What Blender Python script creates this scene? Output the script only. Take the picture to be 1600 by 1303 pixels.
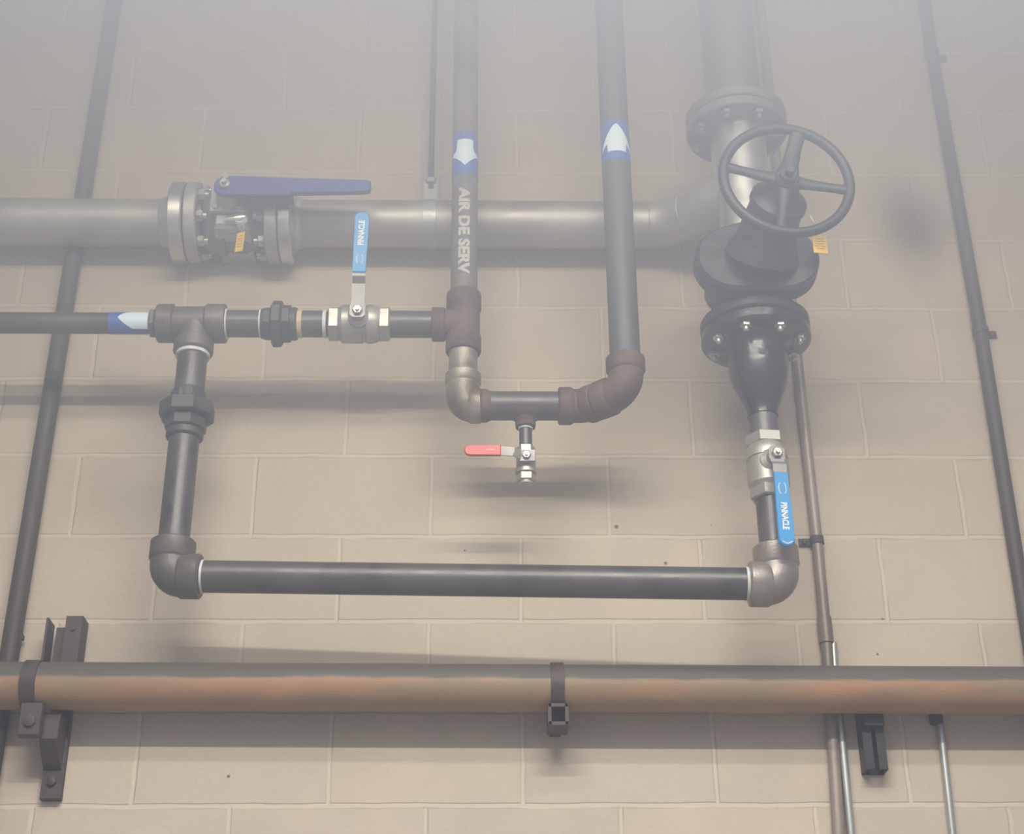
import bpy, bmesh, math, random
from mathutils import Vector, Matrix
random.seed(7)
for o in list(bpy.data.objects): bpy.data.objects.remove(o)
SC = bpy.context.scene
COL = SC.collection
# ------------------------------------------------------------------ camera
TH, FPX, YAW, ROLL = 0.488077, 2454.69, 0.0213297, -0.00736512
CAM = Vector((-0.08515, -3.21744, 4.4 - 2.80725))
cy, sy, ct, st, cr, sr = math.cos(YAW), math.sin(YAW), math.cos(TH), math.sin(TH), math.cos(ROLL), math.sin(ROLL)
FWD = Vector((sy*ct, cy*ct, st))
R0 = Vector((cy, -sy, 0)); U0 = Vector((-st*sy, -st*cy, ct))
RGT = R0*cr + U0*sr
UP = U0*cr - R0*sr
cd = bpy.data.cameras.new('camera'); cam = bpy.data.objects.new('camera', cd); COL.objects.link(cam)
m = Matrix((RGT, UP, -FWD)).transposed().to_4x4(); m.translation = CAM
cam.matrix_world = m
cd.sensor_fit = 'HORIZONTAL'; cd.sensor_width = 36; cd.lens = 36*FPX/1600
cd.clip_start = 0.05
SC.camera = cam
# ------------------------------------------------------------------ world, lamps, exposure
W = bpy.data.worlds.new('world'); SC.world = W; W.use_nodes = True
W.node_tree.nodes['Background'].inputs[0].default_value = (0.80, 0.86, 1.0, 1)
W.node_tree.nodes['Background'].inputs[1].default_value = 0.30
def tube_lamp(name, loc, length, power, color, width=0.05, aim=(0, 0, 3.2)):
    l = bpy.data.lights.new(name, 'AREA'); l.shape = 'RECTANGLE'; l.size = length; l.size_y = width
    l.energy = power; l.color = color
    o = bpy.data.objects.new(name, l); COL.objects.link(o); o.location = loc
    d = Vector(aim) - Vector(loc)
    o.rotation_euler = d.to_track_quat('-Z', 'Y').to_euler()
    return o
tube_lamp('tube_light', (0.0, -3.00, 4.29), 2.4, 228, (0.95, 0.962, 1.07), aim=(0, 0, 0.7))
tube_lamp('tube_light', (0.1, -2.06, 4.29), 2.4, 57, (0.95, 0.962, 1.07), aim=(0, 0, 0.9))
SC.view_settings.view_transform = 'Standard'; SC.view_settings.look = 'None'
SC.view_settings.exposure = 0.24; SC.view_settings.gamma = 1.0
SC.view_settings.use_curve_mapping = False

# ------------------------------------------------------------------ geometry helpers
def P(px, py, p):
    """point of the place seen at (px, py) and standing p metres off the block wall"""
    u = (px-800)/FPX; v = (py-651.5)/FPX
    d = FWD + RGT*u - UP*v
    t = (-p - CAM.y)/d.y
    return CAM + d*t
def size(px, py, p, w):
    """real length of w pixels at that point"""
    return w*(P(px, py, p)-CAM).dot(FWD)/FPX
def frame(d, ref=Vector((0, -1, 0))):
    d = Vector(d).normalized(); ref = Vector(ref)
    if abs(d.dot(ref)) > 0.95: ref = Vector((0, 0, 1))
    a = (ref - d*d.dot(ref)).normalized()
    return d, a, d.cross(a)
class MB:
    def __init__(s): s.v = []; s.f = []; s.sh = 35
    def ring(s, c, a, b, r, n, rot=0.0):
        i = len(s.v)
        for k in range(n):
            t = 2*math.pi*k/n + rot
            s.v.append(c + a*(r*math.cos(t)) + b*(r*math.sin(t)))
        return i
    def rev(s, o, d, prof, n=40, rot=0.0, ref=(0, -1, 0), cap=True):
        """surface of revolution: prof = [(distance along d, radius)]"""
        d, a, b = frame(d, ref); o = Vector(o); prev = None
        for (t, r) in prof:
            i = s.ring(o+d*t, a, b, max(r, 1e-5), n, rot)
            if prev is not None:
                for k in range(n): s.f.append((prev+k, prev+(k+1) % n, i+(k+1) % n, i+k))
            elif cap: s.f.append(tuple(range(i+n-1, i-1, -1)))
            prev = i
        if cap: s.f.append(tuple(range(prev, prev+n)))
        return s
    def cyl(s, a, b, r, n=32, e=0.0):
        a = Vector(a); b = Vector(b); L = (b-a).length
        return s.rev(a, b-a, [(0, r-e), (e, r), (L-e, r), (L, r-e)] if e else [(0, r), (L, r)], n)
    def hexa(s, o, d, t0, t1, rf, n=6, rot=None, c=0.0015, ref=(0, -1, 0)):
        rr = rf/math.cos(math.pi/n)
        if rot is None: rot = math.pi/n
        return s.rev(o, d, [(t0, rr-c*1.5), (t0+c, rr), (t1-c, rr), (t1, rr-c*1.5)], n, rot, ref)
    def sweep(s, pts, r, n=28, closed=False, cap=True):
        pts = [Vector(p) for p in pts]; m_ = len(pts); rings = []
        rr = r if isinstance(r, (list, tuple)) else [r]*m_
        a = None
        for i in range(m_):
            if closed: d = (pts[(i+1) % m_]-pts[i-1]).normalized()
            else: d = (pts[min(i+1, m_-1)]-pts[max(i-1, 0)]).normalized()
            if a is None: _, a, b = frame(d)
            else:
                a = (a - d*a.dot(d)).normalized(); b = d.cross(a)
            rings.append(s.ring(pts[i], a, b, rr[i], n))
        for i in range(m_ - (0 if closed else 1)):
            p, q = rings[i], rings[(i+1) % m_]
            for k in range(n): s.f.append((p+k, p+(k+1) % n, q+(k+1) % n, q+k))
        if cap and not closed:
            s.f.append(tuple(range(rings[0]+n-1, rings[0]-1, -1))); s.f.append(tuple(range(rings[-1], rings[-1]+n)))
        return s
    def prism(s, o, u, v, w, pts, t0, t1, c=0.0):
        """outline pts in the (u, v) plane, from t0 to t1 along w, edges chamfered by c"""
        o = Vector(o); u = Vector(u).normalized(); v = Vector(v).normalized(); w = Vector(w).normalized()
        n = len(pts); cx = sum(p[0] for p in pts)/n; cyy = sum(p[1] for p in pts)/n
        def lay(t, k):
            i = len(s.v)
            for (x, y) in pts:
                dx, dy = x-cx, y-cyy; L = math.hypot(dx, dy) or 1
                s.v.append(o+u*(x-dx/L*k)+v*(y-dy/L*k)+w*t)
            return i
        sg = 1 if t1 > t0 else -1
        ls = [lay(t0, c), lay(t0+c*sg, 0), lay(t1-c*sg, 0), lay(t1, c)] if c else [lay(t0, 0), lay(t1, 0)]
        for p, q in zip(ls, ls[1:]):
            for k in range(n): s.f.append((p+k, p+(k+1) % n, q+(k+1) % n, q+k))
        s.f.append(tuple(range(ls[0]+n-1, ls[0]-1, -1))); s.f.append(tuple(range(ls[-1], ls[-1]+n)))
        return s
    def box(s, c, u, v, w, hu, hv, hw, ch=0.0):
        return s.prism(c, u, v, w, [(-hu, -hv), (hu, -hv), (hu, hv), (-hu, hv)], -hw, hw, ch)
    def wrap(s, o, d, r, t, u0, u1, fn, n=24, ref=(0, -1, 0)):
        """thin shell lying on a cylinder: for arc length u the interval fn(u) along d, t thick"""
        d, a, b = frame(d, ref); o = Vector(o)
        def pt(u, z, rr): an = u/r; return o + d*z + (a*math.cos(an)+b*math.sin(an))*rr
        cols = []
        for k in range(n+1):
            u = u0+(u1-u0)*k/n; lo, hi = fn(u); i = len(s.v)
            s.v += [pt(u, lo, r+t), pt(u, hi, r+t), pt(u, hi, r-0.0005), pt(u, lo, r-0.0005)]
            cols.append(i)
        for p, q in zip(cols, cols[1:]):
            for k in range(4): s.f.append((p+k, q+k, q+(k+1) % 4, p+(k+1) % 4))
        s.f.append((cols[0], cols[0]+1, cols[0]+2, cols[0]+3)); e = cols[-1]; s.f.append((e+3, e+2, e+1, e))
        return s
    def add(s, verts, faces):
        i = len(s.v); s.v += [Vector(q) for q in verts]; s.f += [tuple(i+k for k in f) for f in faces]; return s
    def build(s, name, mat, parent=None, smooth=35):
        me = bpy.data.meshes.new(name)
        loc = Vector(parent['_o']) if parent is not None else sum(s.v, Vector())/len(s.v)
        me.from_pydata([v-loc for v in s.v], [], s.f)
        bm = bmesh.new(); bm.from_mesh(me); bmesh.ops.recalc_face_normals(bm, faces=bm.faces); bm.to_mesh(me); bm.free()
        me.materials.append(mat)
        for p in me.polygons: p.use_smooth = True
        me.set_sharp_from_angle(angle=math.radians(smooth))
        o = bpy.data.objects.new(name, me); COL.objects.link(o)
        if parent is not None: o.parent = parent; o['_o'] = parent['_o']
        else: o.location = loc; o['_o'] = tuple(loc)
        return o
def tag(o, label=None, cat=None, group=None, kind=None):
    if label: o['label'] = label
    if cat: o['category'] = cat
    if group: o['group'] = group
    if kind: o['kind'] = kind
    return o
def thing(name, label, cat, loc, group=None):
    o = bpy.data.objects.new(name, None); COL.objects.link(o); o.location = Vector(loc); o['_o'] = tuple(Vector(loc))
    o.empty_display_size = 0.05
    return tag(o, label, cat, group)
def sub(o, parent):
    """hang a part (built in the same coordinates) below another part"""
    o.parent = parent; return o
def child(mb, name, mat, parent, smooth=35):
    """parent may be a part whose own location is its thing's origin"""
    o = mb.build(name, mat, None, smooth)
    root = Vector(parent['_o'])
    # bring the mesh to the thing's origin
    off = o.location - root
    o.data.transform(Matrix.Translation(off)); o.location = (0, 0, 0)
    o.parent = parent; o['_o'] = tuple(root)
    if parent.type == 'MESH' and parent.parent is None:
        pass
    return o

# ------------------------------------------------------------------ materials
def mat(name, col, rough=0.5, metal=0.0, var=0.12, scale=25, col2=None, mix=(0.45, 0.6), bump=0.0, bscale=300, spec=0.5, stretch=None, dust=None):
    m_ = bpy.data.materials.new(name); m_.use_nodes = True; nt = m_.node_tree; N = nt.nodes; L = nt.links
    b = N['Principled BSDF']; b.inputs['Roughness'].default_value = rough; b.inputs['Metallic'].default_value = metal
    b.inputs['Specular IOR Level'].default_value = spec
    tc = N.new('ShaderNodeTexCoord'); src = tc.outputs['Object']
    if stretch:
        mp = N.new('ShaderNodeMapping'); mp.inputs['Scale'].default_value = stretch; L.new(src, mp.inputs[0]); src = mp.outputs[0]
    no = N.new('ShaderNodeTexNoise'); no.inputs['Scale'].default_value = scale; no.inputs['Detail'].default_value = 6; L.new(src, no.inputs['Vector'])
    rp = N.new('ShaderNodeValToRGB'); L.new(no.outputs['Fac'], rp.inputs[0])
    c1 = [c*(1-var) for c in col]; c2 = [min(1, c*(1+var)) for c in col]
    rp.color_ramp.elements[0].position = 0.3; rp.color_ramp.elements[0].color = (*c1, 1)
    rp.color_ramp.elements[1].position = 0.7; rp.color_ramp.elements[1].color = (*c2, 1)
    out = rp.outputs[0]
    if col2:
        n2 = N.new('ShaderNodeTexNoise'); n2.inputs['Scale'].default_value = scale*0.35; n2.inputs['Detail'].default_value = 5; L.new(src, n2.inputs['Vector'])
        r2 = N.new('ShaderNodeMapRange'); r2.inputs['From Min'].default_value = mix[0]; r2.inputs['From Max'].default_value = mix[1]; L.new(n2.outputs['Fac'], r2.inputs['Value'])
        mx = N.new('ShaderNodeMixRGB'); L.new(r2.outputs[0], mx.inputs[0]); L.new(out, mx.inputs[1]); mx.inputs[2].default_value = (*col2, 1); out = mx.outputs[0]
    if dust:      # grime that has settled on the upward half of the part
        g = N.new('ShaderNodeNewGeometry'); sp = N.new('ShaderNodeSeparateXYZ'); L.new(g.outputs['Normal'], sp.inputs[0])
        ad = N.new('ShaderNodeMath'); ad.operation = 'MULTIPLY_ADD'; L.new(no.outputs['Fac'], ad.inputs[0]); ad.inputs[1].default_value = 0.35; L.new(sp.outputs['Z'], ad.inputs[2])
        r3 = N.new('ShaderNodeMapRange'); r3.inputs['From Min'].default_value = dust[1]; r3.inputs['From Max'].default_value = dust[2]; L.new(ad.outputs[0], r3.inputs['Value'])
        mx = N.new('ShaderNodeMixRGB'); L.new(r3.outputs[0], mx.inputs[0]); L.new(out, mx.inputs[1]); mx.inputs[2].default_value = (*dust[0], 1); out = mx.outputs[0]
    L.new(out, b.inputs['Base Color'])
    mr = N.new('ShaderNodeMapRange'); L.new(no.outputs['Fac'], mr.inputs['Value']); mr.inputs['From Min'].default_value = 0.3; mr.inputs['From Max'].default_value = 0.7
    mr.inputs['To Min'].default_value = max(0.02, rough-0.08); mr.inputs['To Max'].default_value = min(1, rough+0.08); L.new(mr.outputs[0], b.inputs['Roughness'])
    if bump:
        nb = N.new('ShaderNodeTexNoise'); nb.inputs['Scale'].default_value = bscale; nb.inputs['Detail'].default_value = 4; L.new(src, nb.inputs['Vector'])
        bp = N.new('ShaderNodeBump'); bp.inputs['Strength'].default_value = bump; bp.inputs['Distance'].default_value = 0.002; L.new(nb.outputs['Fac'], bp.inputs['Height']); L.new(bp.outputs[0], b.inputs['Normal'])
    return m_
M = dict(
 black=mat('black_iron_pipe', (0.068, 0.063, 0.063), 0.38, 0.25, 0.3, 20, col2=(0.10, 0.092, 0.092), bump=0.15),
 fit=mat('malleable_iron', (0.125, 0.113, 0.10), 0.5, 0.35, 0.2, 25, bump=0.3),
 fitbrown=mat('brownish_malleable_iron', (0.30, 0.265, 0.24), 0.42, 0.5, 0.15, 25, bump=0.3),
 darkfit=mat('dark_iron', (0.062, 0.060, 0.062), 0.5, 0.3, 0.25, 30, bump=0.3),
 rust=mat('rusted_iron', (0.085, 0.050, 0.042), 0.75, 0.1, 0.3, 30, col2=(0.13, 0.085, 0.065), bump=0.5),
 galvrust=mat('weathered_galvanised', (0.33, 0.30, 0.25), 0.5, 0.5, 0.2, 30, col2=(0.16, 0.13, 0.10), bump=0.3),
 grey=mat('grey_painted_pipe', (0.085, 0.088, 0.094), 0.55, 0.1, 0.08, 12, bump=0.1),
 oldgrey=mat('old_grey_pipe', (0.175, 0.148, 0.122), 0.6, 0.1, 0.15, 15, col2=(0.09, 0.06, 0.055), mix=(0.5, 0.62), bump=0.2),
 steel=mat('stainless_steel', (0.46, 0.45, 0.42), 0.50, 0.65, 0.10, 9, col2=(0.34, 0.32, 0.30), mix=(0.45, 0.65), bump=0.06, stretch=(1, 1, 1)),
 steelb=mat('bright_stainless_steel', (0.60, 0.59, 0.58), 0.34, 0.9, 0.06, 20),
 steeld=mat('dull_cast_stainless', (0.42, 0.41, 0.40), 0.48, 0.5, 0.15, 30, bump=0.2),
 galv=mat('galvanised_steel', (0.42, 0.43, 0.45), 0.45, 0.6, 0.12, 40),
 nickel=mat('plated_valve_body', (0.42, 0.41, 0.37), 0.46, 0.6, 0.06, 30),
 steelg=mat('grey_steel_flange', (0.17, 0.17, 0.175), 0.45, 0.5, 0.12, 25, bump=0.2),
 plate=mat('plated_handle_steel', (0.27, 0.26, 0.25), 0.5, 0.5, 0.08, 30),
 bolt=mat('zinc_bolt', (0.5, 0.49, 0.46), 0.35, 0.8, 0.15, 60),
 blackp=mat('black_paint', (0.018, 0.020, 0.024), 0.5, 0.0, 0.2, 20, bump=0.25, bscale=150),
 blackg=mat('glossy_black_paint', (0.014, 0.014, 0.016), 0.22, 0.0, 0.2, 20, bump=0.3, bscale=60),
 navy=mat('navy_plastic', (0.030, 0.060, 0.27), 0.45, 0.0, 0.05, 10),
 sky=mat('sky_blue_plastic', (0.010, 0.26, 0.60), 0.4, 0.0, 0.03, 10),
 red=mat('red_plastic', (0.62, 0.035, 0.045), 0.4, 0.0, 0.05, 10),
 white=mat('white_print', (0.80, 0.82, 0.84), 0.5, 0.0, 0.03, 10),
 arrow=mat('white_vinyl', (0.66, 0.78, 0.90), 0.35, 0.0, 0.02, 10),
 vinyl=mat('blue_vinyl', (0.030, 0.105, 0.42), 0.4, 0.0, 0.05, 10),
 faded=mat('faded_blue_vinyl', (0.10, 0.125, 0.165), 0.5, 0.0, 0.15, 25, col2=(0.14, 0.12, 0.11)),
 cream=mat('cream_print', (0.46, 0.44, 0.38), 0.5, 0.0, 0.1, 40),
 tape=mat('thread_tape', (0.62, 0.62, 0.60), 0.5, 0.0, 0.15, 60),
 dope=mat('yellow_thread_sealant', (0.55, 0.47, 0.27), 0.5, 0.0, 0.15, 60),
 yellow=mat('yellow_tag', (0.85, 0.52, 0.06), 0.45, 0.0, 0.05, 20),
 print=mat('tag_print', (0.35, 0.20, 0.04), 0.5, 0.0, 0.05, 20),
 brown=mat('rusty_brown_pipe', (0.36, 0.20, 0.115), 0.62, 0.1, 0.15, 30, col2=(0.28, 0.20, 0.12), mix=(0.42, 0.6), bump=0.3, stretch=(0.25, 1, 1), dust=((0.105, 0.094, 0.080), 0.20, 0.34)),
 conduit=mat('dark_conduit', (0.065, 0.052, 0.047), 0.6, 0.2, 0.15, 20),
 conduitg=mat('weathered_conduit', (0.27, 0.22, 0.18), 0.5, 0.3, 0.3, 16, col2=(0.42, 0.38, 0.33), stretch=(1, 1, 0.3)),
 conduitw=mat('bright_conduit', (0.46, 0.47, 0.46), 0.35, 0.6, 0.15, 20, stretch=(1, 1, 0.3)),
 bracket=mat('brown_bracket_steel', (0.072, 0.055, 0.050), 0.6, 0.2, 0.25, 30, bump=0.3),
 strut=mat('black_strut', (0.022, 0.023, 0.025), 0.45, 0.2, 0.2, 30),
 ringt=mat('wire', (0.6, 0.6, 0.6), 0.3, 0.9, 0.05, 30),
)

# ------------------------------------------------------------------ the setting
def plane(name, pts, m_):
    mb = MB(); mb.add(pts, [(0, 1, 2, 3)]); o = mb.build(name, m_); return tag(o, kind='structure')
def wall_material():
    m_ = bpy.data.materials.new('painted_block_wall'); m_.use_nodes = True; nt = m_.node_tree; N = nt.nodes; L = nt.links
    b = N['Principled BSDF']; b.inputs['Roughness'].default_value = 0.62; b.inputs['Specular IOR Level'].default_value = 0.25
    g = N.new('ShaderNodeNewGeometry'); sp = N.new('ShaderNodeSeparateXYZ'); L.new(g.outputs['Position'], sp.inputs[0])
    def noise(sc, det=4, rough=0.5):
        n = N.new('ShaderNodeTexNoise'); n.inputs['Scale'].default_value = sc; n.inputs['Detail'].default_value = det; n.inputs['Roughness'].default_value = rough
        L.new(g.outputs['Position'], n.inputs['Vector']); return n
    def mth(op, a, b_=None, c=None):
        n = N.new('ShaderNodeMath'); n.operation = op
        for i, q in enumerate((a, b_, c)):
            if q is None: continue
            if isinstance(q, (int, float)): n.inputs[i].default_value = q
            else: L.new(q, n.inputs[i])
        return n.outputs[0]
    def mr(v, a, b_, c=0.0, d=1.0, smooth=True):
        n = N.new('ShaderNodeMapRange'); n.interpolation_type = 'SMOOTHSTEP' if smooth else 'LINEAR'; L.new(v, n.inputs['Value'])
        for k, q in zip(('From Min', 'From Max', 'To Min', 'To Max'), (a, b_, c, d)): n.inputs[k].default_value = q
        return n.outputs[0]
    nd = noise(7, 3); off = mth('MULTIPLY', mth('SUBTRACT', nd.outputs['Fac'], 0.5), 0.010)
    def brick(size_, smooth, dz=0.0, dx=0.0):
        cb = N.new('ShaderNodeCombineXYZ')
        L.new(mth('ADD', mth('ADD', sp.outputs['X'], 0.2+10+dx+size_*0), off), cb.inputs[0]); L.new(mth('ADD', mth('ADD', sp.outputs['Z'], 10+dz), off), cb.inputs[1])
        t = N.new('ShaderNodeTexBrick'); t.offset = 0.5; t.offset_frequency = 2; t.squash = 1.0
        t.inputs['Scale'].default_value = 1.0; t.inputs['Brick Width'].default_value = 0.4; t.inputs['Row Height'].default_value = 0.2
        t.inputs['Mortar Size'].default_value = size_; t.inputs['Mortar Smooth'].default_value = smooth; t.inputs['Bias'].default_value = 0
        L.new(cb.outputs[0], t.inputs['Vector']); return t
    joint = brick(0.0065, 0.6).outputs['Fac']
    crack = brick(0.0028, 0.9, dz=0.0055, dx=-0.005).outputs['Fac']     # thin gap where paint has pulled off the lower mortar edge
    bt = brick(0.0, 0.0)
    bt.inputs['Color1'].default_value = (0, 0, 0, 1); bt.inputs['Color2'].default_value = (1, 1, 1, 1)
    big = noise(1.3, 3); mid = noise(5, 5); fine = noise(60, 4)
    def mixc(f, c1, c2):
        n = N.new('ShaderNodeMixRGB')
        for i, q in enumerate((f, c1, c2)):
            if isinstance(q, tuple): n.inputs[i].default_value = (*q, 1)
            elif isinstance(q, float): n.inputs[i].default_value = q
            else: L.new(q, n.inputs[i])
        return n.outputs[0]
    col = mixc(mr(mid.outputs['Fac'], 0.35, 0.65), (0.535, 0.455, 0.360), (0.595, 0.495, 0.395))
    col = mixc(mth('MULTIPLY', mr(big.outputs['Fac'], 0.42, 0.62), 0.5), col, (0.555, 0.485, 0.385))
    col = mixc(mth('MULTIPLY', bt.outputs['Color'], 0.45), col, (0.49, 0.425, 0.355))
    col = mixc(mth('MULTIPLY', mr(fine.outputs['Fac'], 0.62, 0.75), 0.25), col, (0.36, 0.31, 0.25))
    col = mixc(mth('MULTIPLY', joint, 0.45), col, (0.70, 0.61, 0.50))
    cm = mth('MULTIPLY', mth('MULTIPLY', crack, mr(noise(9, 5).outputs['Fac'], 0.42, 0.60)), 0.34)
    col = mixc(cm, col, (0.22, 0.18, 0.14))
    # soft-edged dark patches in the wall colour, each with a place and shape of its own
    def dark_patch(px, py, rx, rz, tilt, amt):
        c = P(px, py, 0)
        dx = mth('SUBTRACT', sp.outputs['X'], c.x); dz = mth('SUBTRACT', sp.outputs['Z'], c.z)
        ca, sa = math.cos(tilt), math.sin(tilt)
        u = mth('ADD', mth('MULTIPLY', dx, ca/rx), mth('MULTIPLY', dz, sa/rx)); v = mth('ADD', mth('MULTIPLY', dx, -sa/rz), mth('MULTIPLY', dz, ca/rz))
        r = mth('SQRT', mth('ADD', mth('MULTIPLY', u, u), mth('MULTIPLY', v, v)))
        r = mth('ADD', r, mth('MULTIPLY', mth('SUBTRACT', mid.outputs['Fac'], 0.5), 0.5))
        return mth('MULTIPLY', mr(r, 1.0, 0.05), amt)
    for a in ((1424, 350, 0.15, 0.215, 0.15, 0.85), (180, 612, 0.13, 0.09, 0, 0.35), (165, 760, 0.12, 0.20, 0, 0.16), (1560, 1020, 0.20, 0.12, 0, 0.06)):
        col = mixc(dark_patch(*a), col, (0.15, 0.115, 0.095))
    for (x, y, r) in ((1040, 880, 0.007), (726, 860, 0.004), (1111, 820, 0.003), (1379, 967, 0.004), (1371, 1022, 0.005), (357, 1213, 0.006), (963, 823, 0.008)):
        col = mixc(dark_patch(x, y, r, r, 0, 0.95), col, (0.05, 0.04, 0.035))
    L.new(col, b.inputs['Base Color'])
    h = mth('ADD', mth('MULTIPLY', joint, -0.0020), mth('MULTIPLY', fine.outputs['Fac'], 0.0012))
    h = mth('ADD', h, mth('MULTIPLY', noise(220, 3).outputs['Fac'], 0.0004))
    h = mth('ADD', h, mth('MULTIPLY', mid.outputs['Fac'], 0.003))
    bp = N.new('ShaderNodeBump'); bp.inputs['Strength'].default_value = 0.8; bp.inputs['Distance'].default_value = 1.0; L.new(h, bp.inputs['Height']); L.new(bp.outputs[0], b.inputs['Normal'])
    return m_
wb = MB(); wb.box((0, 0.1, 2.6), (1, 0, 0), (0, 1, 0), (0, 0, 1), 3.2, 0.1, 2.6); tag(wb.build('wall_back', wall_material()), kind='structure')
fb = MB(); fb.box((0, -2.6, -0.05), (1, 0, 0), (0, 1, 0), (0, 0, 1), 3.2, 2.8, 0.05)
tag(fb.build('floor', mat('concrete_floor', (0.42, 0.39, 0.35), 0.7, 0, 0.15, 3)), kind='structure')

# ------------------------------------------------------------------ part builders
X, Y, Z = Vector((1, 0, 0)), Vector((0, 1, 0)), Vector((0, 0, 1)); OUT = Vector((0, -1, 0))
def arc(c, d1, d2, R, n=12):
    """fillet path between two legs leaving corner c along d1 and d2"""
    d1 = Vector(d1).normalized(); d2 = Vector(d2).normalized(); ang = math.acos(max(-1, min(1, d1.dot(d2))))
    t = R/math.tan(ang/2); bis = (d1+d2).normalized(); o = c + bis*(R/math.sin(ang/2))
    a = c + d1*t - o; b = c + d2*t - o; tot = math.acos(max(-1, min(1, a.normalized().dot(b.normalized())))); pts = []
    for k in range(n+1):
        f = k/n; pts.append(o + (a*math.sin((1-f)*tot)+b*math.sin(f*tot))/math.sin(tot))
    return pts, t
def elbow(mb, c, d1, d2, r, rc, leg1, leg2, cl, R=None):
    R = R or r*0.6
    d1 = Vector(d1).normalized(); d2 = Vector(d2).normalized()
    pts, t = arc(c, d1, d2, R, 14)
    mb.sweep([c+d1*leg1]+pts+[c+d2*leg2], r)
    for d, lg in ((d1, leg1), (d2, leg2)):
        mb.rev(c+d*(lg-cl), d, [(-0.004, r*0.98), (0.0, rc-0.002), (0.003, rc), (cl-0.003, rc), (cl, rc-0.003), (cl+0.0005, r*0.8)])
    return mb
def hexnut(mb, o, d, r, h, rot=0.3): mb.hexa(o, d, 0, h, r, rot=rot); return mb
def text_verts(body, h, bold=0.0, cut=False):
    cu = bpy.data.curves.new('t', 'FONT'); cu.body = body; cu.size = h/0.7; cu.align_x = 'LEFT'; cu.resolution_u = 3; cu.offset = bold*h
    o = bpy.data.objects.new('t', cu); COL.objects.link(o); dg = bpy.context.evaluated_depsgraph_get()
    me = bpy.data.meshes.new_from_object(o.evaluated_get(dg)); v = [tuple(q.co) for q in me.vertices]; f = [tuple(p.vertices) for p in me.polygons]
    if cut:
        bm = bmesh.new(); bm.from_mesh(me)
        for k in range(1, 12):
            bmesh.ops.bisect_plane(bm, geom=bm.verts[:]+bm.edges[:]+bm.faces[:], plane_co=(0, h*k/12, 0), plane_no=(0, 1, 0))
        bm.verts.index_update(); v = [tuple(q.co) for q in bm.verts]; f = [tuple(q.index for q in p.verts) for p in bm.faces]; bm.free()
    bpy.data.objects.remove(o); bpy.data.curves.remove(cu); bpy.data.meshes.remove(me)
    w = max(q[0] for q in v); w0 = min(q[0] for q in v)
    return [(q[0]-w0, q[1]) for q in v], f, w-w0
def text_flat(body, o, d, up, h, length, lift=0.0006):
    """letters run along d, stand up along up, on a flat face at o"""
    v, f, w = text_verts(body, h, 0.05); d = Vector(d).normalized(); up = Vector(up).normalized(); n = d.cross(up)
    k = length/w; mb = MB(); mb.add([Vector(o)+d*(x*k-length/2)+up*(y-h/2)+n*lift for x, y in v], f)
    return mb
def pipe(name, label, a, b, r, m_, cat='pipe', group=None, n=40):
    mb = MB(); mb.cyl(a, b, r, n, e=0.001); o = mb.build(name, m_)
    return tag(o, label, cat, group)
def tape_ring(o, d, r, w=0.004, h=0.0015, m_='tape', t=0.0):
    mb = MB(); mb.rev(Vector(o)+Vector(d)*t, d, [(0, r-0.002), (0.0005, r+h), (w, r+h*0.8), (w+0.0005, r-0.002)]); return mb

# ---- line of stainless 4 inch pipe high on the wall ------------------------------------------------
pm = 0.078
A0 = P(-60, 347.3, pm); A1 = P(272, 348.5, pm); A2 = P(466, 349.5, pm); A3 = P(1012, 351, pm)
zc = (A0.z+A3.z)/2
for q in (A0, A1, A2, A3): q.z = zc
A0.x = -2.6
RS = 0.0575
pl = thing('stainless_pipe', 'stainless steel pipe running from the left edge to the flanged valve', 'pipe', A0)
MB().cyl(A0, A1 - X*0.015, RS, 48).build('pipe_run', M['steel'], pl)
RF = size(290, 344, pm, 64)
def flange(mb, o, d, r, t, rb):
    mb.rev(o, d, [(0, rb), (0.0001, r-0.003), (0.003, r), (t-0.003, r), (t, r-0.003), (t+0.0001, rb)], 64); return mb
flange(MB(), A1 - X*0.0, X, RF, 0.034, RS).build('flange', M['steelb'], pl)
MB().rev(A1 - X*0.03, X, [(0, RS-0.001), (0.004, RS+0.002), (0.03, RS+0.010)], 48).build('flange_neck', M['steeld'], pl)
# right run
pr = thing('stainless_pipe', 'long stainless steel pipe from the flanged valve to the bend by the handwheel', 'pipe', A2)
MB().cyl(A2, A3, RS, 48).build('pipe_run', M['steel'], pr)
fo = P(441, 349, pm); fo.z = zc
flange(MB(), fo, X, RF, 0.030, RS).build('flange', M['steelb'], pr)
MB().rev(fo+X*0.03, X, [(0, RS+0.012), (0.006, RS+0.012), (0.009, RS+0.007), (0.02, RS+0.005), (0.024, RS)], 48).build('flange_neck', M['steeld'], pr)
# flanged ball valve
v0 = A1 + X*0.037; v1 = fo - X*0.003; vm = (v0+v1)/2; LV = (v1-v0).length
fv = thing('flanged_ball_valve', 'large stainless flanged ball valve with a long blue lever', 'valve', vm)
flange(MB(), v0, X, RF*0.99, 0.030, 0.05).build('flange', M['steeld'], fv)
flange(MB(), v1-X*0.030, X, RF*0.99, 0.030, 0.05).build('flange', M['steeld'], fv)
bd = MB(); bd.rev(v0, X, [(0.028, 0.062), (0.036, 0.060), (0.044, 0.073), (0.052, 0.078), (LV*0.40, 0.080), (LV*0.42, 0.080), (LV*0.44, 0.074), (LV*0.62, 0.076), (LV*0.74, 0.070), (LV-0.04, 0.061), (LV-0.028, 0.062)], 48)
bd.build('body', M['steelg'], fv)
MB().box(vm+X*0.006, X, Z, OUT, 0.040, 0.070, 0.086, 0.010).build('body_block', M['steeld'], fv)
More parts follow.
